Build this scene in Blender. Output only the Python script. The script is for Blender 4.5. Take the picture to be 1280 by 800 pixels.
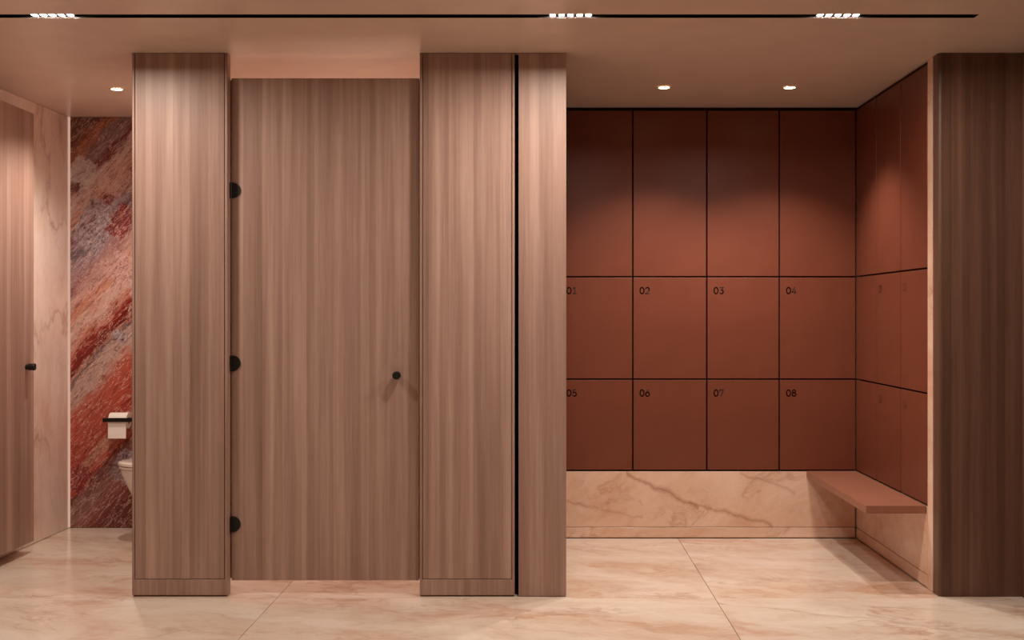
import bpy, bmesh, math, random
from mathutils import Vector, Matrix

scene = bpy.context.scene
col = scene.collection
for o in list(bpy.data.objects):
    bpy.data.objects.remove(o)

# ------------------------------------------------------------------ camera
F = 1488.0                     # focal length in pixels of the 1280x800 frame
VPX, VPY = 675.0, 394.0        # vanishing point of the depth lines
EYE = 1.294
cam_d = bpy.data.cameras.new('camera')
cam = bpy.data.objects.new('camera', cam_d)
col.objects.link(cam)
cam.location = (0, 0, EYE)
cam.rotation_euler = (math.pi / 2, 0, 0)
cam_d.sensor_width = 36
cam_d.lens = F / 1280 * 36
cam_d.shift_x = -(VPX - 640) / 1280
cam_d.shift_y = -(400 - VPY) / 1280
cam_d.clip_start = 0.02
scene.camera = cam

# ------------------------------------------------------------------ world, exposure
w = bpy.data.worlds.new('world')
scene.world = w
w.use_nodes = True
w.node_tree.nodes['Background'].inputs[0].default_value = (0.02, 0.014, 0.01, 1)
w.node_tree.nodes['Background'].inputs[1].default_value = 1.0
vs = scene.view_settings
vs.view_transform = 'Standard'
vs.look = 'None'
vs.gamma = 1
vs.use_curve_mapping = False
vs.exposure = 0.85
cy = scene.cycles
cy.max_bounces = 14
cy.diffuse_bounces = 8
cy.glossy_bounces = 4
cy.caustics_reflective = False
cy.caustics_refractive = False
cy.sample_clamp_indirect = 4.0

WARM = (1.0, 0.86, 0.735)
TRACK_E = 1150.0       # radiance of a track lens
NICHE_W = 40.0
STALL_W = 36.0
ADDED_E = 420.0  # radiance of the added lamps out of view

# ------------------------------------------------------------------ node helpers
def new_mat(name):
    m = bpy.data.materials.new(name)
    m.use_nodes = True
    nt = m.node_tree
    return m, nt, nt.nodes['Principled BSDF']

class N:
    """tiny node-graph helper"""
    def __init__(s, nt): s.nt = nt
    def n(s, t, **kw):
        x = s.nt.nodes.new(t)
        for k, v in kw.items(): setattr(x, k, v)
        return x
    def l(s, a, b): s.nt.links.new(a, b)
    def setin(s, x, i, v):
        if hasattr(v, 'is_output'): s.l(v, x.inputs[i])
        else: x.inputs[i].default_value = v
    def math(s, op, a, b=0.0, clamp=False):
        x = s.n('ShaderNodeMath', operation=op, use_clamp=clamp)
        s.setin(x, 0, a); s.setin(x, 1, b)
        return x.outputs[0]
    def vmul(s, v, m):
        x = s.n('ShaderNodeVectorMath', operation='MULTIPLY')
        s.setin(x, 0, v); s.setin(x, 1, m)
        return x.outputs[0]
    def vadd(s, a, b):
        x = s.n('ShaderNodeVectorMath', operation='ADD')
        s.setin(x, 0, a); s.setin(x, 1, b)
        return x.outputs[0]
    def noise(s, v, scale, detail=3.0, rough=0.5, dist=0.0):
        x = s.n('ShaderNodeTexNoise')
        s.setin(x, 'Vector', v)
        x.inputs['Scale'].default_value = scale
        x.inputs['Detail'].default_value = detail
        x.inputs['Roughness'].default_value = rough
        x.inputs['Distortion'].default_value = dist
        return x
    def ramp(s, f, stops, interp='LINEAR'):
        x = s.n('ShaderNodeValToRGB')
        cr = x.color_ramp
        cr.interpolation = interp
        while len(cr.elements) < len(stops): cr.elements.new(0.5)
        for e, (p, c) in zip(cr.elements, stops):
            e.position = p
            e.color = (*c, 1) if len(c) == 3 else c
        s.l(f, x.inputs[0])
        return x.outputs[0]
    def mix(s, f, a, b, blend='MIX'):
        x = s.n('ShaderNodeMix', data_type='RGBA', blend_type=blend)
        s.setin(x, 0, f); s.setin(x, 6, a); s.setin(x, 7, b)
        return x.outputs[2]
    def objvec(s, rnd=True):
        tc = s.n('ShaderNodeTexCoord').outputs['Object']
        if not rnd: return tc
        oi = s.n('ShaderNodeObjectInfo').outputs['Random']
        c = s.n('ShaderNodeCombineXYZ')
        k = s.math('MULTIPLY', oi, 37.0)
        s.l(k, c.inputs[0]); s.l(s.math('MULTIPLY', oi, 23.0), c.inputs[1]); s.l(s.math('MULTIPLY', oi, 11.0), c.inputs[2])
        return s.vadd(tc, c.outputs[0])

def rgb(r, g, b):
    f = lambda c: (c / 255) / 12.92 if c / 255 <= 0.04045 else ((c / 255 + 0.055) / 1.055) ** 2.4
    return (f(r), f(g), f(b))

def rgba(r, g, b): return (*rgb(r, g, b), 1)

def plain(name, c, rough=0.5, metal=0.0, spec=0.5, coat=0.0, bump=0.0, bscale=300):
    m, nt, p = new_mat(name)
    h = N(nt)
    v = h.objvec(False)
    n = h.noise(v, 6.0, 3)
    colr = h.ramp(n.outputs[0], [(0.3, tuple(x * 0.95 for x in c)), (0.7, tuple(min(1, x * 1.04) for x in c))])
    h.l(colr, p.inputs['Base Color'])
    p.inputs['Roughness'].default_value = rough
    p.inputs['Metallic'].default_value = metal
    p.inputs['Specular IOR Level'].default_value = spec
    p.inputs['Coat Weight'].default_value = coat
    if bump:
        b = h.n('ShaderNodeBump')
        b.inputs['Strength'].default_value = bump
        b.inputs['Distance'].default_value = 0.001
        h.l(h.noise(v, bscale, 2).outputs[0], b.inputs['Height'])
        h.l(b.outputs[0], p.inputs['Normal'])
    return m

def wood(name, dark, mid, light, rough=0.42):
    """straight-grained veneer, flitches side by side, grain running along z"""
    m, nt, p = new_mat(name)
    h = N(nt)
    v = h.objvec(True)
    sx = h.n('ShaderNodeSeparateXYZ'); h.l(v, sx.inputs[0])
    u = h.math('ADD', sx.outputs[0], sx.outputs[1])
    def uv(a, b):
        c = h.n('ShaderNodeCombineXYZ')
        h.l(h.math('MULTIPLY', u, a), c.inputs[0])
        h.l(h.math('MULTIPLY', sx.outputs[2], b), c.inputs[2])
        return c.outputs[0]
    wide = h.noise(uv(1.0, 0.02), 17.0, 2.0, 0.5).outputs[0]
    # veneer strips with crisp edges
    vo = h.n('ShaderNodeTexVoronoi', voronoi_dimensions='1D', feature='F1')
    h.l(u, vo.inputs['W']); vo.inputs['Scale'].default_value = 24.0
    strip = h.n('ShaderNodeSeparateColor'); h.l(vo.outputs['Color'], strip.inputs[0])
    streak = h.noise(uv(1.0, 0.03), 60.0, 3.0, 0.6).outputs[0]
    grain = h.noise(uv(1.0, 0.012), 420.0, 3.0, 0.65, 0.2).outputs[0]
    patch = h.noise(uv(0.25, 0.09), 9.0, 2.0).outputs[0]
    f = h.math('MULTIPLY', wide, 0.52)
    f = h.math('ADD', f, h.math('MULTIPLY', strip.outputs[0], 0.13))
    f = h.math('ADD', f, h.math('MULTIPLY', streak, 0.27))
    f = h.math('ADD', f, h.math('MULTIPLY', grain, 0.22))
    f = h.math('ADD', f, h.math('MULTIPLY', patch, 0.10))
    c = h.ramp(f, [(0.38, dark), (0.61, mid), (0.84, light)])
    h.l(c, p.inputs['Base Color'])
    p.inputs['Roughness'].default_value = rough
    p.inputs['Specular IOR Level'].default_value = 0.35
    b = h.n('ShaderNodeBump')
    b.inputs['Strength'].default_value = 0.08
    b.inputs['Distance'].default_value = 0.001
    h.l(grain, b.inputs['Height']); h.l(b.outputs[0], p.inputs['Normal'])
    return m

def pale_marble(name, base, light, warm, vein, rough=0.16, stretch=(0.8, 1.5, 1.5), seed=(0, 0, 0), rot=0.35, vein_amt=0.7, scale=1.0, long_vein=False):
    m, nt, p = new_mat(name)
    h = N(nt)
    v = h.objvec(True)
    mp = h.n('ShaderNodeMapping')
    mp.inputs['Location'].default_value = seed
    mp.inputs['Rotation'].default_value = (0, rot, rot)
    h.l(v, mp.inputs[0])
    q = h.vmul(mp.outputs[0], stretch)
    warp = h.noise(q, 1.3 * scale, 4, 0.6)
    q2 = h.vadd(q, h.vmul(warp.outputs[1], (0.7, 0.7, 0.7)))
    cloud = h.noise(q2, 1.7 * scale, 6, 0.62).outputs[0]
    c = h.ramp(cloud, [(0.30, warm), (0.46, base), (0.64, light)])
    fine = h.noise(q2, 9.0 * scale, 5, 0.65).outputs[0]
    c = h.mix(h.ramp(fine, [(0.42, (0, 0, 0)), (0.72, (0.5, 0.5, 0.5))]), c, (*light, 1))
    # veins: where a warped noise crosses one half
    n1 = h.noise(q2, 1.15 * scale, 5, 0.55, 0.6).outputs[0]
    d = h.math('ABSOLUTE', h.math('SUBTRACT', n1, 0.5))
    v1 = h.ramp(d, [(0.0, (1, 1, 1)), (0.008, (0.5, 0.5, 0.5)), (0.03, (0, 0, 0))])
    gate = h.ramp(h.noise(q, 2.1 * scale, 2).outputs[0], [(0.42, (0, 0, 0)), (0.62, (1, 1, 1))])
    c = h.mix(h.math('MULTIPLY', h.math('MULTIPLY', v1, gate), vein_amt), c, (*vein, 1))
    n2 = h.noise(q2, 4.2 * scale, 4, 0.55, 0.8).outputs[0]
    d2 = h.math('ABSOLUTE', h.math('SUBTRACT', n2, 0.52))
    v2 = h.ramp(d2, [(0.0, (1, 1, 1)), (0.02, (0, 0, 0))])
    c = h.mix(h.math('MULTIPLY', h.math('MULTIPLY', v2, gate), 0.3 * vein_amt), c, (*vein, 1))
    if long_vein:
        # one long dark vein falling from the upper edge to the right
        raw = h.objvec(False)
        sp = h.n('ShaderNodeSeparateXYZ'); h.l(raw, sp.inputs[0])
        wv = h.math('MULTIPLY', h.math('SUBTRACT', h.noise(raw, 7.0, 5, 0.6).outputs[0], 0.5), 0.10)
        xr = h.math('SUBTRACT', sp.outputs[0], 0.50)
        for z0, sl, x0, x1, wd, amt in ((0.385, 0.50, 0.0, 0.42, 0.010, 0.75), (0.30, 0.26, 0.36, 0.85, 0.007, 0.6), (0.385, 0.36, 0.66, 0.98, 0.008, 0.4), (0.22, 0.2, -0.4, 0.1, 0.006, 0.35)):
            zl = h.math('SUBTRACT', z0, h.math('MULTIPLY', h.math('SUBTRACT', xr, x0 if x0 != 0.36 else 0.0), sl))
            dd = h.math('ABSOLUTE', h.math('ADD', h.math('SUBTRACT', sp.outputs[2], zl), wv))
            f = h.ramp(dd, [(0.0, (amt, amt, amt)), (wd * .4, (amt * .6,) * 3), (wd * 2.4, (0, 0, 0))])
            inside = h.math('MULTIPLY', h.math('GREATER_THAN', xr, x0), h.math('LESS_THAN', xr, x1))
            c = h.mix(h.math('MULTIPLY', f, inside), c, (*vein, 1))
    h.l(c, p.inputs['Base Color'])
    p.inputs['Roughness'].default_value = rough
    p.inputs['Specular IOR Level'].default_value = 0.5
    return m

def red_marble(name):
    m, nt, p = new_mat(name)
    h = N(nt)
    v = h.objvec(False)
    sp = h.n('ShaderNodeSeparateXYZ'); h.l(v, sp.inputs[0])
    x = h.math('ADD', sp.outputs[0], 2.67)
    z = sp.outputs[2]
    # axes along and across the 45 degree bedding
    across = h.math('SUBTRACT', z, h.math('MULTIPLY', x, 1.05))
    along = h.math('ADD', x, z)
    def bed(ka, kc, off=0.0):
        c = h.n('ShaderNodeCombineXYZ')
        h.l(h.math('MULTIPLY', along, ka), c.inputs[0])
        h.l(h.math('ADD', h.math('MULTIPLY', across, kc), off), c.inputs[2])
        return c.outputs[0]
    w1 = h.noise(bed(1.0, 1.4), 3.2, 6, 0.62).outputs[0]
    w2 = h.noise(bed(1.0, 3.0, 4.0), 9.0, 6, 0.65, 0.6).outputs[0]
    w3 = h.noise(bed(1.0, 4.0, 9.0), 34.0, 5, 0.65).outputs[0]
    t = h.math('DIVIDE', across, 2.5)
    t = h.math('ADD', t, h.math('MULTIPLY', h.math('SUBTRACT', w1, 0.5), 0.12))
    t = h.math('ADD', t, h.math('MULTIPLY', h.math('SUBTRACT', w2, 0.5), 0.075))
    t = h.math('ADD', t, h.math('MULTIPLY', h.math('SUBTRACT', w3, 0.5), 0.02))
    k = lambda r, g, b: rgb(min(255, r * .90 + 4), min(255, g * .92 + 6), min(255, b * .96 + 8))
    c = h.ramp(t, [(0.0, k(104, 40, 36)), (.05, k(136, 72, 60)), (.10, k(144, 104, 88)), (.135, k(110, 50, 44)), (.15, k(176, 66, 46)), (.195, k(188, 128, 102)),
                   (.22, k(160, 60, 44)), (.27, k(178, 76, 54)), (.34, k(182, 84, 62)), (.375, k(186, 150, 132)), (.41, k(176, 142, 126)), (.425, k(96, 78, 74)),
                   (.438, k(180, 120, 100)), (.452, k(100, 18, 14)), (.485, k(140, 36, 26)), (.50, k(188, 116, 92)), (.535, k(206, 164, 144)), (.58, k(196, 122, 92)),
                   (.61, k(200, 150, 132)), (.65, k(168, 116, 110)), (.69, k(156, 130, 130)), (.73, k(96, 78, 82)), (.755, k(168, 146, 144)), (.785, k(112, 22, 26)),
                   (.81, k(196, 138, 118)), (.86, k(206, 178, 166)), (.895, k(104, 28, 34)), (.92, k(140, 110, 106)), (.95, k(128, 96, 92)), (.97, k(176, 104, 72)), (1.0, k(104, 60, 44))])
    # breccia fragments with ragged edges: pale, grey and crimson stones, mostly in the upper slab
    rag = h.noise(bed(1, 1, 3.0), 22.0, 5, 0.65)
    rg = h.n('ShaderNodeSeparateColor'); h.l(rag.outputs[1], rg.inputs[0])
    dx = h.math('ADD', x, h.math('MULTIPLY', h.math('SUBTRACT', rg.outputs[0], 0.5), 0.09))
    dz = h.math('ADD', z, h.math('MULTIPLY', h.math('SUBTRACT', rg.outputs[1], 0.5), 0.09))
    mott = h.noise(bed(1, 1.4, 6), 24.0, 7, 0.7, 1.2).outputs[0]
    pale_c = h.ramp(mott, [(0.34, k(176, 150, 142)), (0.6, k(214, 200, 192))])
    pink_c = h.ramp(mott, [(0.34, k(196, 132, 112)), (0.6, k(214, 176, 164))])
    grey_c = h.ramp(mott, [(0.36, k(52, 42, 46)), (0.45, k(140, 116, 118)), (0.62, k(190, 172, 172))])
    red_c = h.ramp(mott, [(0.36, k(84, 8, 14)), (0.52, k(140, 24, 34)), (0.60, k(200, 130, 122))])
    for cx, cz, ra, rb, cc in ((-2.79, 2.17, 0.075, 0.085, pale_c), (-2.58, 2.12, 0.08, 0.10, pink_c), (-2.71, 1.84, 0.11, 0.16, grey_c), (-2.545, 1.87, 0.065, 0.11, red_c),
                               (-2.53, 1.57, 0.10, 0.09, pink_c), (-2.55, 1.17, 0.05, 0.03, grey_c), (-2.80, 0.30, 0.06, 0.09, red_c), (-2.50, 0.36, 0.10, 0.10, grey_c),
                               (-2.3, 2.1, 0.14, 0.12, pale_c), (-2.2, 1.5, 0.16, 0.14, grey_c), (-2.05, 0.9, 0.12, 0.12, pink_c)):
        # a stone leaning along the bedding, with straight broken sides
        ux = h.math('SUBTRACT', dx, cx + 2.67); uz = h.math('SUBTRACT', dz, cz)
        a1 = h.math('DIVIDE', h.math('ABSOLUTE', h.math('ADD', h.math('MULTIPLY', ux, 0.5), h.math('MULTIPLY', uz, 0.87))), rb)
        a2 = h.math('DIVIDE', h.math('ABSOLUTE', h.math('SUBTRACT', h.math('MULTIPLY', ux, 0.87), h.math('MULTIPLY', uz, 0.5))), ra)
        inside = h.ramp(h.math('MAXIMUM', a1, a2), [(0.88, (0.85, 0.85, 0.85)), (1.0, (0, 0, 0))])
        c = h.mix(inside, c, cc)
    # dark red and pale threads
    for off, sc_, wd, amt, colr in ((1.0, 7.0, 0.018, 0.8, rgba(92, 14, 14)), (5.0, 10.0, 0.014, 0.7, rgba(228, 196, 180)), (8.0, 13.0, 0.012, 0.4, rgba(80, 20, 18))):
        nn = h.noise(bed(0.5, 2.4, off), sc_, 6, 0.6, 0.5).outputs[0]
        d = h.math('ABSOLUTE', h.math('SUBTRACT', nn, 0.5))
        th = h.ramp(d, [(0.0, (amt, amt, amt)), (wd, (0, 0, 0))])
        c = h.mix(th, c, colr)
    h.l(c, p.inputs['Base Color'])
    p.inputs['Roughness'].default_value = 0.22
    return m

def emitter(name, c, strength, base=(0.8, 0.75, 0.7)):
    m, nt, p = new_mat(name)
    p.inputs['Base Color'].default_value = (*base, 1)
    p.inputs['Emission Color'].default_value = (*c, 1)
    p.inputs['Emission Strength'].default_value = strength
    return m

M = {
    'wood': wood('oak_veneer', rgb(118, 92, 81), rgb(152, 123, 111), rgb(184, 157, 144)),
    'wood_dim': wood('dim_lit_veneer', rgb(66, 46, 37), rgb(97, 70, 57), rgb(122, 91, 75)),  # weaker light at the right end is put into this darker tone
    'locker': plain('terracotta_lacquer', rgb(106, 57, 42), 0.36, spec=0.26, bump=0.05, bscale=260),
    'carcass': plain('carcass_brown', rgb(34, 17, 12), 0.7, spec=0.2),
    'number': plain('number_print', rgb(34, 12, 7), 0.6),
    'black': plain('matt_black_metal', rgb(12, 10, 9), 0.45, 0.0, 0.4),
    'slot': plain('slot_black', rgb(6, 4, 4), 0.8, 0.0, 0.1),
    'ceiling': plain('ceiling_paint', rgb(214, 194, 180), 0.3, spec=0.6),
    'floor': pale_marble('cream_marble_floor', rgb(212, 192, 174), rgb(228, 216, 203), rgb(196, 158, 133), rgb(160, 116, 92), 0.18, (0.6, 1.1, 1.0), (2.2, 4.1, 0), 0.25, 0.5, 1.5),
    'grout': plain('grout', rgb(120, 84, 66), 0.8),
    'plinth': pale_marble('peach_marble', rgb(208, 172, 150), rgb(220, 190, 172), rgb(198, 150, 124), rgb(150, 98, 72), 0.2, (0.9, 0.9, 1.5), (4.4, 1.0, 2.3), 0.5, 0.4, 1.3, True),
    'wallmarble': pale_marble('pink_marble', rgb(222, 199, 187), rgb(234, 219, 210), rgb(208, 172, 156), rgb(172, 130, 113), 0.22, (1.5, 1.5, 0.7), (1.4, 6.0, 2.3), 0.25, 0.6),
    'red': red_marble('red_breccia_marble'),
    'bench': plain('peach_leather', rgb(140, 91, 71), 0.42, spec=0.4, bump=0.1, bscale=500),
    'ceramic': plain('white_ceramic', rgb(228, 220, 212), 0.12, spec=0.6, coat=0.3),
    'paper': plain('tissue_paper', rgb(236, 230, 224), 0.9, spec=0.1, bump=0.1, bscale=200),
    'card': plain('cardboard', rgb(170, 130, 96), 0.9),
    'trimring': plain('downlight_ring', rgb(206, 176, 156), 0.5),
    'lens': emitter('track_lens', WARM, TRACK_E),
    'lens_added': emitter('added_lens', WARM, ADDED_E),
    'down': emitter('downlight_lens', (1.0, 0.78, 0.46), 14.0, (0.3, 0.28, 0.25)),
    'led': emitter('corner_led', (1.0, 0.62, 0.48), 0.3, (0.10, 0.07, 0.055)),
    'chrome': plain('brushed_steel', rgb(150, 145, 140), 0.3, 1.0),
}

# ------------------------------------------------------------------ mesh helpers
def box(bm, x0, x1, y0, y1, z0, z1, bev=0.0, seg=2):
    mat = Matrix.Translation(((x0 + x1) / 2, (y0 + y1) / 2, (z0 + z1) / 2)) @ Matrix.Diagonal((x1 - x0, y1 - y0, z1 - z0, 1))
    r = bmesh.ops.create_cube(bm, size=1.0, matrix=mat)
    if bev:
        es = list({e for v in r['verts'] for e in v.link_edges})
        bmesh.ops.bevel(bm, geom=es, offset=bev, segments=seg, profile=0.5, affect='EDGES')

def cyl(bm, c, axis, r0, r1, length, seg=32):
    """cone/cylinder from point c along axis"""
    ax = Vector(axis).normalized()
    q = Vector((0, 0, 1)).rotation_difference(ax).to_matrix().to_4x4()
    mat = Matrix.Translation(Vector(c) + ax * length / 2) @ q
    bmesh.ops.create_cone(bm, cap_ends=True, segments=seg, radius1=r0, radius2=r1, depth=length, matrix=mat)

def lathe(bm, prof, seg=40, mat=Matrix()):
    rings = []
    for r, z in prof:
        if r < 1e-6:
            rings.append([bm.verts.new(mat @ Vector((0, 0, z)))])
        else:
            rings.append([bm.verts.new(mat @ Vector((r * math.cos(2 * math.pi * i / seg), r * math.sin(2 * math.pi * i / seg), z))) for i in range(seg)])
    for a, b in zip(rings, rings[1:]):
        for i in range(seg):
            j = (i + 1) % seg
            if len(a) == 1 and len(b) == 1: continue
            if len(a) == 1: bm.faces.new((a[0], b[j], b[i]))
            elif len(b) == 1: bm.faces.new((a[i], a[j], b[0]))
            else: bm.faces.new((a[i], a[j], b[j], b[i]))

def prism(bm, pts, axis_vec):
    """extrude a planar polygon (list of Vectors) along axis_vec"""
    a = [bm.verts.new(p) for p in pts]
    b = [bm.verts.new(Vector(p) + Vector(axis_vec)) for p in pts]
    bm.faces.new(a[::-1]); bm.faces.new(b)
    n = len(pts)
    for i in range(n):
        j = (i + 1) % n
        bm.faces.new((a[i], a[j], b[j], b[i]))

def obj(name, bm, mat, parent=None, smooth=False):
    bmesh.ops.recalc_face_normals(bm, faces=bm.faces)
    me = bpy.data.meshes.new(name)
    bm.to_mesh(me); bm.free()
    me.materials.append(M[mat])
    if smooth:
        for p in me.polygons: p.use_smooth = True
        try: me.set_sharp_from_angle(angle=math.radians(40))
        except Exception: pass
    o = bpy.data.objects.new(name, me)
    col.objects.link(o)
    if parent: o.parent = parent
    return o

def bobj(name, dims, mat, parent=None, bev=0.0, seg=2):
    bm = bmesh.new()
    box(bm, *dims, bev=bev, seg=seg)
    return obj(name, bm, mat, parent)

def tag(o, label, cat, group=None):
    o['label'] = label; o['category'] = cat
    if group: o['group'] = group
    return o

def thing(name, label, cat, loc=(0, 0, 0), rz=0.0, group=None):
    o = bpy.data.objects.new(name, None)
    o.empty_display_size = 0.1
    o.location = loc; o.rotation_euler = (0, 0, rz)
    col.objects.link(o)
    return tag(o, label, cat, group)

def struct(o):
    o['kind'] = 'structure'
    return o

def copy_tree(o, parent=None):
    c = o.copy()
    col.objects.link(c)
    c.parent = parent
    for ch in list(o.children): copy_tree(ch, c)
    return c

# ------------------------------------------------------------------ main dimensions (metres)
H = 2.5
YF = 5.47          # plane of the wooden fronts
YN = 6.90          # face of the lockers at the back of the niche
YB = 7.24          # face of the back wall
XL = -2.865        # marble wall of the left cubicle
XN0 = 0.115        # left side of the niche
XN1 = 1.832        # right side of the niche (face of the side lockers)
XR = 2.217         # right wall of the room
X_FAR = -4.6
Y_REAR = -1.6

# ------------------------------------------------------------------ setting
floor = struct(bobj('floor', (X_FAR - .1, XR + .1, Y_REAR - .1, YB + .12, -0.12, -0.004), 'grout'))
xs = [X_FAR, -3.204, -1.204, 0.800, XR]
ys = [Y_REAR, 1.45, 3.45, 5.445, YB]
for i in range(4):
    for j in range(4):
        g = 0.0015
        bobj('floor_tile', (xs[i] + g, xs[i + 1] - g, ys[j] + g * .5, ys[j + 1] - g * .5, -0.02, 0.0), 'floor', floor)

# ceiling with the slot of the recessed track left open
SY0, SY1, SX1 = 4.772, 4.830, 1.762
bm = bmesh.new()
for d in ((X_FAR - .1, XR + .1, Y_REAR - .1, SY0), (X_FAR - .1, XR + .1, SY1, YB + .12), (SX1, XR + .1, SY0, SY1)):
    box(bm, *d, H, H + 0.1)
ceiling = struct(obj('ceiling', bm, 'ceiling'))

wall_right = struct(bobj('wall_right', (XR, XR + 0.1, Y_REAR, YB, 0, H), 'wood_dim'))
wall_left = struct(bobj('wall_left', (X_FAR - 0.1, X_FAR, Y_REAR, YF, 0, H), 'ceiling'))
wall_rear = struct(bobj('wall_rear', (X_FAR, XR, Y_REAR - 0.1, Y_REAR, 0, H), 'ceiling'))
wall_back = struct(bobj('wall_back', (X_FAR, XR, YB + 0.02, YB + 0.12, 0, H), 'ceiling'))
bobj('marble_panel', (XL + 0.002, -1.876, YB, YB + 0.02, 0.002, H - 0.002), 'red', wall_back)
bobj('marble_panel', (-1.659, -0.421, YB, YB + 0.02, 0.002, H - 0.002), 'wallmarble', wall_back)

# left cubicle side wall, pale marble slab on a block that closes the front to the far left
wall_cub = struct(bobj('wall_cubicle', (X_FAR, XL - 0.02, YF, YB, 0, H), 'wood'))
bobj('marble_panel', (XL - 0.02, XL, YF, YB, 0.003, H - 0.002), 'wallmarble', wall_cub)
led = bobj('corner_light_strip', (XL, XL + 0.008, YB - 0.014, YB, 0.004, H - 0.002), 'led')
tag(led, 'thin glowing light strip in the corner beside the red marble', 'light strip')

# ------------------------------------------------------------------ wooden pillars
def framed_front(parent, x0, x1):
    s, r, g = 0.0145, 0.079, 0.003
    bm = bmesh.new()
    pts = [(x0, .007), (x1, .007), (x1, H - .001), (x1 - s + g, H - .001), (x1 - s + g, r), (x0 + s - g, r), (x0 + s - g, H - .001), (x0, H - .001)]
    prism(bm, [Vector((x, YF, z)) for x, z in pts], (0, 0.018, 0))
    bmesh.ops.recalc_face_normals(bm, faces=bm.faces)
    es = [e for e in bm.edges if abs(e.verts[0].co.y - YF) < 1e-5 and abs(e.verts[1].co.y - YF) < 1e-5]
    bmesh.ops.bevel(bm, geom=es, offset=0.0022, segments=2, profile=0.5, affect='EDGES')
    obj('frame', bm, 'wood', parent)
    bobj('front_panel', (x0 + s, x1 - s, YF + 0.0012, YF + 0.018, r + g, H - .001), 'wood', parent, 0.0012, 1)

# left pillar (service duct between the cubicles)
P1 = (-1.875, -1.437)
p = thing('wood_pillar', 'pale striped wood pillar between the open cubicle and the closed door', 'pillar', (0, 0, 0), 0, 'wooden pillars framing the door')
bobj('core', (P1[0] + .001, P1[1] - .001, YF + 0.018, YF + 0.06, 0, H), 'wood', p)
bobj('partition', (P1[0] + .001, -1.66, YF + 0.06, YB, 0, H), 'wallmarble', p)
framed_front(p, *P1)

bobj('light_block', (P1[1] - .012, P1[1] + .022, YF + .0925, YF + .108, 0.066, 2.392), 'wood', p)  # added strip, blocks cubicle light leaking through the hinge gap
P2 = (-0.553, -0.1165)
p2 = thing('wood_pillar', 'pale striped wood pillar right of the closed door, beside a black gap', 'pillar', (0, 0, 0), 0, 'wooden pillars framing the door')
bobj('core', (P2[0] + .001, P2[1] - .003, YF + 0.018, YF + 0.06, 0, H), 'wood', p2)
bobj('partition', (-0.42, P2[1] - .003, YF + 0.06, YB, 0, H), 'wallmarble', p2)
framed_front(p2, *P2)
bobj('light_block', (P2[0] - .026, P2[0] + .012, YF + .0925, YF + .108, 0.066, 2.392), 'wood', p2)  # same added strip, keeps light out of the gap opposite the hinges

# narrow wood wall end at the niche
p3 = thing('wood_end_panel', 'narrow plain wood panel between the black gap and the lockers', 'panel')
bobj('core', (-0.0985, XN0, YF + 0.02, YB, 0, H), 'wood', p3)
bobj('front_panel', (-0.0985, 0.1205, YF, YF + 0.02, 0.003, H - .001), 'wood', p3, 0.0015)
bobj('black_gap', (-0.119, -0.0990, YF + 0.05, YF + 0.06, 0.0, H), 'slot', p3)['label'] = 'black shadow gap strip'

# right hand wood end wall of the niche, its colour darkened for weaker light
p4 = thing('wood_end_panel', 'wide wood panel, coloured darker for weak light, at the right end, beside the bench', 'panel')
bm = bmesh.new()
r = 0.016
pts = [(XN1 + r - r * math.cos(a), YF + r - r * math.sin(a)) for a in [math.pi / 2 * k / 6 for k in range(7)]]
pts += [(XR - 0.001, YF), (XR - 0.001, YF + 0.08), (XN1, YF + 0.08)]
prism(bm, [Vector((x, y, 0.002)) for x, y in pts], (0, 0, H - 0.003))
obj('front_panel', bm, 'wood_dim', p4)
bobj('marble_jamb', (XN1 + 0.001, XR - 0.001, YF + 0.08, 5.629, 0.002, H - .001), 'plinth', p4)['label'] = 'pale peach marble jamb'

# ------------------------------------------------------------------ cubicle doors
def build_door(label, loc, rz):
    """closed-door coordinates: hinge edge at x=0, outer face at y=0"""
    W, Z0, Z1, T = 0.870, 0.063, 2.394, 0.035
    d = thing('cubicle_door', label, 'door', loc, rz, 'wooden cubicle doors')
    bobj('door_panel', (0, W, 0, T, Z0, Z1), 'wood', d, 0.002)
    # hinges: black half discs with a barrel at the edge
    for hz in (1.873, 1.071, 0.324):
        bm = bmesh.new()
        R = 0.0365
        pts = [Vector((0.006 + R * math.cos(a), -0.006, hz + R * math.sin(a))) for a in [-math.pi / 2 + math.pi * k / 28 for k in range(29)]]
        pts += [Vector((-0.0035, -0.006, hz + R)), Vector((-0.0035, -0.006, hz - R))]
        prism(bm, pts, (0, 0.006, 0))
        hg = obj('hinge', bm, 'black', d)
        bm = bmesh.new()
        cyl(bm, (0.0005, -0.010, hz - R), (0, 0, 1), 0.0038, 0.0038, 2 * R, 16)
        obj('hinge_barrel', bm, 'black', hg, True)
    # round knob on a short neck, with its rose, on the outer face
    kx, kz = W - 0.100, 1.016
    bm = bmesh.new()
    lathe(bm, [(0, 0), (0.0135, 0), (0.0135, 0.012), (0.0175, 0.0135), (0.0185, 0.015), (0.0185, 0.046), (0.0175, 0.0485), (0, 0.049)],
          36, Matrix.Translation((kx, 0, kz)) @ Matrix.Rotation(math.pi / 2, 4, 'X'))
    obj('knob', bm, 'black', d, True)
    return d

build_door('closed wooden cubicle door with three black half-round hinges and a black knob', (-1.432, YF + 0.055, 0), 0)
build_door('open wooden cubicle door swung against the marble wall at the left edge', (-2.76, 5.622, 0), math.pi / 2)

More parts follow.
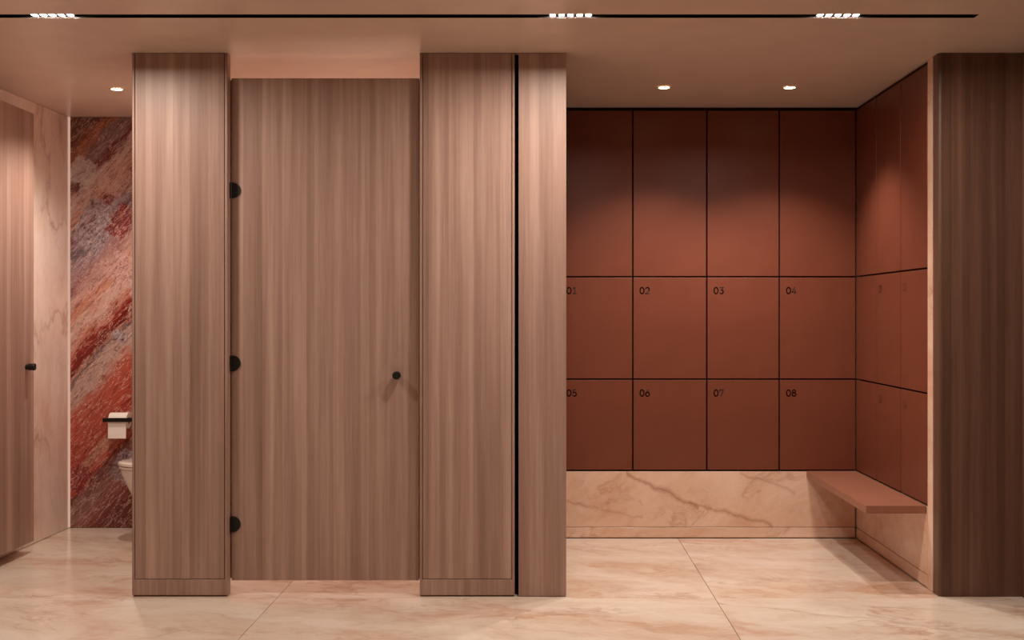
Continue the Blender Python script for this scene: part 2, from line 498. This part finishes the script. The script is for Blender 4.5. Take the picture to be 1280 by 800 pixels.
# ------------------------------------------------------------------ locker numbers: stroked digits
def arc(cx, cy, rx, ry, a0, a1, n=14):
    return [(cx + rx * math.cos(math.radians(a0 + (a1 - a0) * k / n)), cy + ry * math.sin(math.radians(a0 + (a1 - a0) * k / n))) for k in range(n + 1)]
DIG = {
    '0': [arc(.35, .5, .35, .5, 0, 360, 28)],
    '1': [[(.12, .80), (.38, 1.0), (.38, 0)], [(.1, 0), (.64, 0)]],
    '2': [arc(.34, .68, .32, .32, 165, -38) + [(.02, 0), (.70, 0)]],
    '3': [[(.06, 1.0), (.64, 1.0), (.32, .6)] + arc(.34, .30, .32, .30, 90, -150)],
    '4': [[(.52, 0), (.52, .62)], [(.42, 1.0), (.02, .26), (.72, .26)]],
    '5': [[(.62, 1.0), (.14, 1.0), (.10, .58)] + arc(.34, .31, .33, .31, 125, -150)],
    '6': [[(.50, 1.0), (.09, .48)], arc(.35, .31, .33, .31, 0, 360, 24)],
    '7': [[(.04, .78), (.04, 1.0), (.68, 1.0), (.26, 0)]],
    '8': [arc(.35, .76, .25, .24, 0, 360, 20), arc(.35, .27, .33, .27, 0, 360, 24)],
    '9': [[(.20, 0), (.61, .52)], arc(.35, .69, .33, .31, 0, 360, 24)],
}
def digits(text, h, stroke):
    """flat strokes in the x-z plane, y = 0, lower left at origin"""
    bm = bmesh.new()
    x0 = 0.0
    for ch in text:
        for line in DIG[ch]:
            P = [Vector((x0 + a * h * 0.9, 0, b * h)) for a, b in line]
            for a, b in zip(P, P[1:]):
                t = b - a
                if t.length < 1e-6: continue
                t.normalize()
                nrm = Vector((-t.z, 0, t.x)) * stroke / 2
                e = t * stroke * 0.35
                bm.faces.new([bm.verts.new(q) for q in (a - e + nrm, a - e - nrm, b + e - nrm, b + e + nrm)])
        x0 += h * 0.9 * 0.98
    return bm

# ------------------------------------------------------------------ lockers
ZR = [0.394, 0.923, 1.5166, 2.484]
XC = [XN0, 0.538, 0.967, 1.387, XN1]
G = 0.0042
BACK_LABEL = [
    ['terracotta locker 05, bottom row next to the wood panel', 'terracotta locker marked 06, second from the left in the bottom row', 'terracotta locker marked 07, third from the left in the bottom row', 'terracotta locker 08 in the bottom row above the bench corner'],
    ['terracotta locker 01, middle row next to the wood panel', 'terracotta locker marked 02, second from the left in the middle row', 'terracotta locker marked 03, third from the left in the middle row', 'terracotta locker 04 in the middle row next to the corner'],
    ['tall unnumbered terracotta locker in the top row, leftmost, beside the wood panel', 'tall unnumbered terracotta locker in the top row, second from the left', 'tall unnumbered terracotta locker in the top row, third from the left', 'tall unnumbered terracotta locker in the top row, at the inner corner'],
]
NUM = [['05', '06', '07', '08'], ['01', '02', '03', '04'], [None] * 4]

def locker(label, width, height, depth, number, loc, rz, group):
    """local: front at y=0 looking to -y, lower left corner at origin"""
    L = thing('locker', label, 'locker', loc, rz, group)
    t, yd = 0.016, 0.024
    bm = bmesh.new()
    box(bm, 0.0005, t, yd, depth, 0.0005, height - 0.0005)
    box(bm, width - t, width - 0.0005, yd, depth, 0.0005, height - 0.0005)
    box(bm, t, width - t, yd, depth, 0.0005, t)
    box(bm, t, width - t, yd, depth, height - t, height - 0.0005)
    box(bm, t, width - t, depth - 0.012, depth, t, height - t)
    obj('carcass', bm, 'carcass', L)
    d = bobj('door', (G, width - G, 0, 0.020, G, height - G), 'locker', L, 0.0015)
    if number:
        o = obj('number', digits(number, 0.036, 0.0062 if rz == 0 else 0.0042), 'number', d)
        o.location = (0.042, -0.0006, height - 0.098)
        o['label'] = 'dark printed number ' + number
    return L

for r in range(3):
    for c in range(4):
        locker(BACK_LABEL[r][c], XC[c + 1] - XC[c], ZR[r + 1] - ZR[r], YB - YN - 0.005, NUM[r][c], (XC[c], YN, ZR[r]), 0, 'lockers on the back of the niche')
YC = [YN, 6.481, 6.047, 5.630]
SIDE_POS = ['in the inner corner', 'in the middle column', 'nearest the darkened wood panel']
SIDE_ROW = ['bottom', 'middle', 'top']
SNUM = [[None, '13', '14'], [None, '10', '11'], [None] * 3]
for r in range(3):
    for c in range(3):
        # local x runs towards the camera, front looks to -x
        locker('terracotta locker of the side wall, %s row, %s' % (SIDE_ROW[r], SIDE_POS[c]), YC[c] - YC[c + 1], ZR[r + 1] - ZR[r], XR - XN1 - 0.004,
               SNUM[r][c], (XN1, YC[c], ZR[r]), -math.pi / 2, 'lockers on the side of the niche')
# dark filler between lockers and ceiling
fl = thing('filler_strip', 'dark brown filler strip between the lockers and the ceiling', 'trim')
bobj('back_strip', (XN0, XN1 + 0.02, YN + 0.012, YN + 0.03, ZR[3], H - .0005), 'carcass', fl)
bobj('side_strip', (XN1 + 0.012, XN1 + 0.03, 5.631, YN + 0.012, ZR[3], H - .0005), 'carcass', fl)

# ------------------------------------------------------------------ marble plinths under the lockers
pb = thing('marble_plinth', 'long peach veined marble plinth below lockers 05 to 08', 'plinth')
bobj('backing', (XN0, XN1, YN + 0.02, YB, 0, ZR[0] - 0.001), 'carcass', pb)
bobj('marble_slab', (XN0 + .001, XN1 - .004, YN + 0.0, YN + 0.02, 0.0665, ZR[0] - 0.006), 'plinth', pb, 0.001, 1)
bobj('skirting', (XN0 + .001, XN1 - .004, YN + 0.0, YN + 0.02, 0.006, 0.0635), 'plinth', pb, 0.001, 1)
ps = thing('marble_plinth', 'peach marble plinth of the side wall below the bench', 'plinth')
bobj('backing', (XN1 + 0.02, XR - .001, 5.631, YN, 0, ZR[0] - 0.001), 'carcass', ps)
bobj('marble_slab', (XN1, XN1 + 0.02, 5.631, YN - 0.004, 0.0665, ZR[0] - 0.006), 'plinth', ps, 0.001, 1)
bobj('skirting', (XN1, XN1 + 0.02, 5.631, YN - 0.004, 0.006, 0.0635), 'plinth', ps, 0.001, 1)

# floating bench slab along the side wall
bn = thing('wall_bench', 'floating peach-brown bench slab under the side lockers', 'bench')
bobj('seat', (1.544, XN1 - 0.001, 5.640, YN - 0.001, ZR[0] - 0.040, ZR[0] - 0.002), 'bench', bn, 0.003)

# ------------------------------------------------------------------ toilet
tl = thing('toilet', 'white ceramic toilet partly hidden behind the wooden pillar', 'toilet', (P1[0], 6.86, 0), math.pi)
def dshape(length, half, n=28, back=0.0):
    """outline in local x (projection) / y (width)"""
    pts = [(back, -half)]
    straight = length - half * 1.25
    for k in range(n + 1):
        a = -math.pi / 2 + math.pi * k / n
        pts.append((straight + half * 1.25 * math.cos(a), half * math.sin(a)))
    pts.append((back, half))
    return pts
def loft(bm, levels):
    rings = [[bm.verts.new((x, y, z)) for x, y in pts] for z, pts in levels]
    n = len(rings[0])
    for a, b in zip(rings, rings[1:]):
        for i in range(n):
            j = (i + 1) % n
            bm.faces.new((a[i], a[j], b[j], b[i]))
    bm.faces.new(rings[0][::-1]); bm.faces.new(rings[-1])
bm = bmesh.new()
loft(bm, [(0.0, dshape(.375, .105)), (.06, dshape(.385, .108)), (.16, dshape(.42, .120)), (.25, dshape(.465, .140)), (.33, dshape(.505, .162)),
          (.385, dshape(.530, .176)), (.412, dshape(.535, .178)), (.418, dshape(.530, .174))])
obj('bowl', bm, 'ceramic', tl, True)
bm = bmesh.new()
loft(bm, [(.4205, dshape(.542, .180, back=.05)), (.4215, dshape(.545, .182, back=.05)), (.431, dshape(.545, .182, back=.05)), (.433, dshape(.542, .180, back=.05))])
obj('seat', bm, 'ceramic', tl, True)
bm = bmesh.new()
loft(bm, [(.4365, dshape(.545, .182, back=.05)), (.439, dshape(.550, .185, back=.05)), (.452, dshape(.550, .185, back=.05)), (.457, dshape(.544, .180, back=.05)), (.460, dshape(.52, .160, back=.06))])
obj('lid', bm, 'ceramic', tl, True)
for sy in (-1, 1):
    bm = bmesh.new()
    cyl(bm, (.035, sy * .07, .418), (0, 0, 1), .012, .012, .03, 16)
    obj('lid_hinge', bm, 'chrome', tl, True)

# ------------------------------------------------------------------ paper holder and roll
ph = thing('paper_holder', 'black bar toilet paper holder on the red marble wall', 'holder', (0, 0, 0))
hz, hy, hx0, hx1 = 0.667, 7.125, -2.617, -2.452
bobj('wall_plate', (hx1 - .014, hx1 + .014, YB - .006, YB - .0005, hz - .014, hz + .030), 'black', ph, 0.001)
bobj('arm', (hx1 - .006, hx1 + .006, hy, YB - .006, hz - .012, hz + .012), 'black', ph, 0.001)
bobj('bar', (hx0, hx1 + .006, hy - .006, hy, hz - .012, hz + .012), 'black', ph, 0.001)
bm = bmesh.new()
cyl(bm, (hx1 - .006, 7.182, hz), (-1, 0, 0), .008, .008, .145, 20)
obj('spindle', bm, 'black', ph, True)
rl = thing('toilet_roll', 'white toilet roll hanging behind the black bar', 'toilet roll', (0, 0, 0))
bm = bmesh.new()
rx0, rx1, ry = -2.590, -2.480, 7.182
L_ = rx1 - rx0
RM = Matrix.Translation((rx0, ry, hz - .008)) @ Matrix.Rotation(math.pi / 2, 4, 'Y')
lathe(bm, [(.021, 0), (.047, 0), (.048, .001), (.048, L_ - .001), (.047, L_), (.021, L_), (.021, 0)], 40, RM)
obj('roll', bm, 'paper', rl, True)
bm = bmesh.new()
lathe(bm, [(.0185, 0), (.0208, 0), (.0208, L_), (.0185, L_), (.0185, 0)], 28, RM)
obj('cardboard_core', bm, 'card', rl)
bm = bmesh.new()
sheet = [(ry - .0485, hz + .002), (ry - .0487, hz - .02), (ry - .0485, hz - .05), (ry - .0490, hz - .08), (ry - .0485, hz - .112)]
for (ya, za), (yb, zb) in zip(sheet, sheet[1:]):
    v = [bm.verts.new((x, y, z)) for x, y, z in ((rx0 + .001, ya, za), (rx1 - .001, ya, za), (rx1 - .001, yb, zb), (rx0 + .001, yb, zb))]
    bm.faces.new(v)
bmesh.ops.remove_doubles(bm, verts=bm.verts, dist=1e-5)
obj('hanging_sheet', bm, 'paper', rl)

# ------------------------------------------------------------------ recessed ceiling track with lamp modules
tr = thing('ceiling_track', 'long thin black light track recessed across the ceiling', 'track')
bm = bmesh.new()
e = 0.0008
box(bm, X_FAR, SX1 - e, SY0 + e, SY0 + .003, H + .0005, H + .06)
box(bm, X_FAR, SX1 - e, SY1 - .003, SY1 - e, H + .0005, H + .06)
box(bm, X_FAR, SX1 - e, SY0 + e, SY1 - e, H + .06, H + .063)
box(bm, SX1 - .003, SX1 - e, SY0 + .003, SY1 - .003, H + .0005, H + .06)
obj('channel', bm, 'slot', tr)

def lamp_module(label, xc, ycen, group, z=H, lens='lens'):
    m = thing('track_light', label, 'light', (xc, ycen, z), 0, group)
    bobj('housing', (-.09, .09, -.0245, .0245, .0055, .055), 'slot', m)
    for k in range(5):
        x = (k - 2) * 0.0362
        bm = bmesh.new()
        bm.faces.new([bm.verts.new((x + a, b, .005)) for a, b in ((-.0095, -.018), (-.0095, .018), (.0095, .018), (.0095, -.018))])
        obj('lens', bm, lens, m)
    return m
YT = (SY0 + SY1) / 2
TG = 'five-lens lights in the ceiling track'
lamp_module('cluster of five glowing lenses in the ceiling track above the open cubicle', -1.968, YT, TG)
lamp_module('cluster of five glowing lenses in the ceiling track above the black gap', 0.1235, YT, TG)
lamp_module('cluster of five glowing lenses in the ceiling track near its right end', 1.203, YT, TG)

# lamps added out of view to raise the room's brightness, surface mounted
for xx in (-3.2, -1.6, 0.0):
    lamp_module('added cluster of five lenses for extra light, out of view above the picture, %s' % {-3.2: 'leftmost', -1.6: 'middle', 0.0: 'rightmost'}[xx], xx, 2.2, 'five-lens lights added over the front of the room', H - 0.056, 'lens_added')

# ------------------------------------------------------------------ round ceiling spots
def downlight(label, x, y, watt, cone, blend=0.75, group='small round ceiling spots'):
    d = thing('ceiling_spot', label, 'spotlight', (x, y, H), 0, group)
    bm = bmesh.new()
    lathe(bm, [(.029, -.0005), (.029, -.004), (.033, -.005), (.038, -.003), (.039, -.0003)], 40)
    obj('ring', bm, 'trimring', d, True)
    bm = bmesh.new()
    lathe(bm, [(.029, -.001), (.029, -.003), (.0, -.0035)], 40)
    obj('lens', bm, 'down', d, True)
    ld = bpy.data.lights.new('spot_beam', 'SPOT')
    ld.energy = watt
    ld.color = WARM
    ld.spot_size = math.radians(cone)
    ld.spot_blend = blend
    ld.shadow_soft_size = 0.028
    lo = bpy.data.objects.new('spot_beam', ld)
    col.objects.link(lo)
    lo.parent = d
    lo.location = (0, 0, -0.035)
    return d
downlight('glowing round ceiling spot in the open cubicle by the red marble', -2.254, 6.34, STALL_W, 135)
downlight('glowing round ceiling spot before lockers 02 and 03, the left one', 0.656, 6.295, NICHE_W, 112, 0.65)
downlight('glowing round ceiling spot before locker 04, the right one', 1.320, 6.295, NICHE_W, 112, 0.65)
downlight('ceiling spot inside the closed cubicle behind the door', -0.995, 6.34, STALL_W * 1.15, 150)
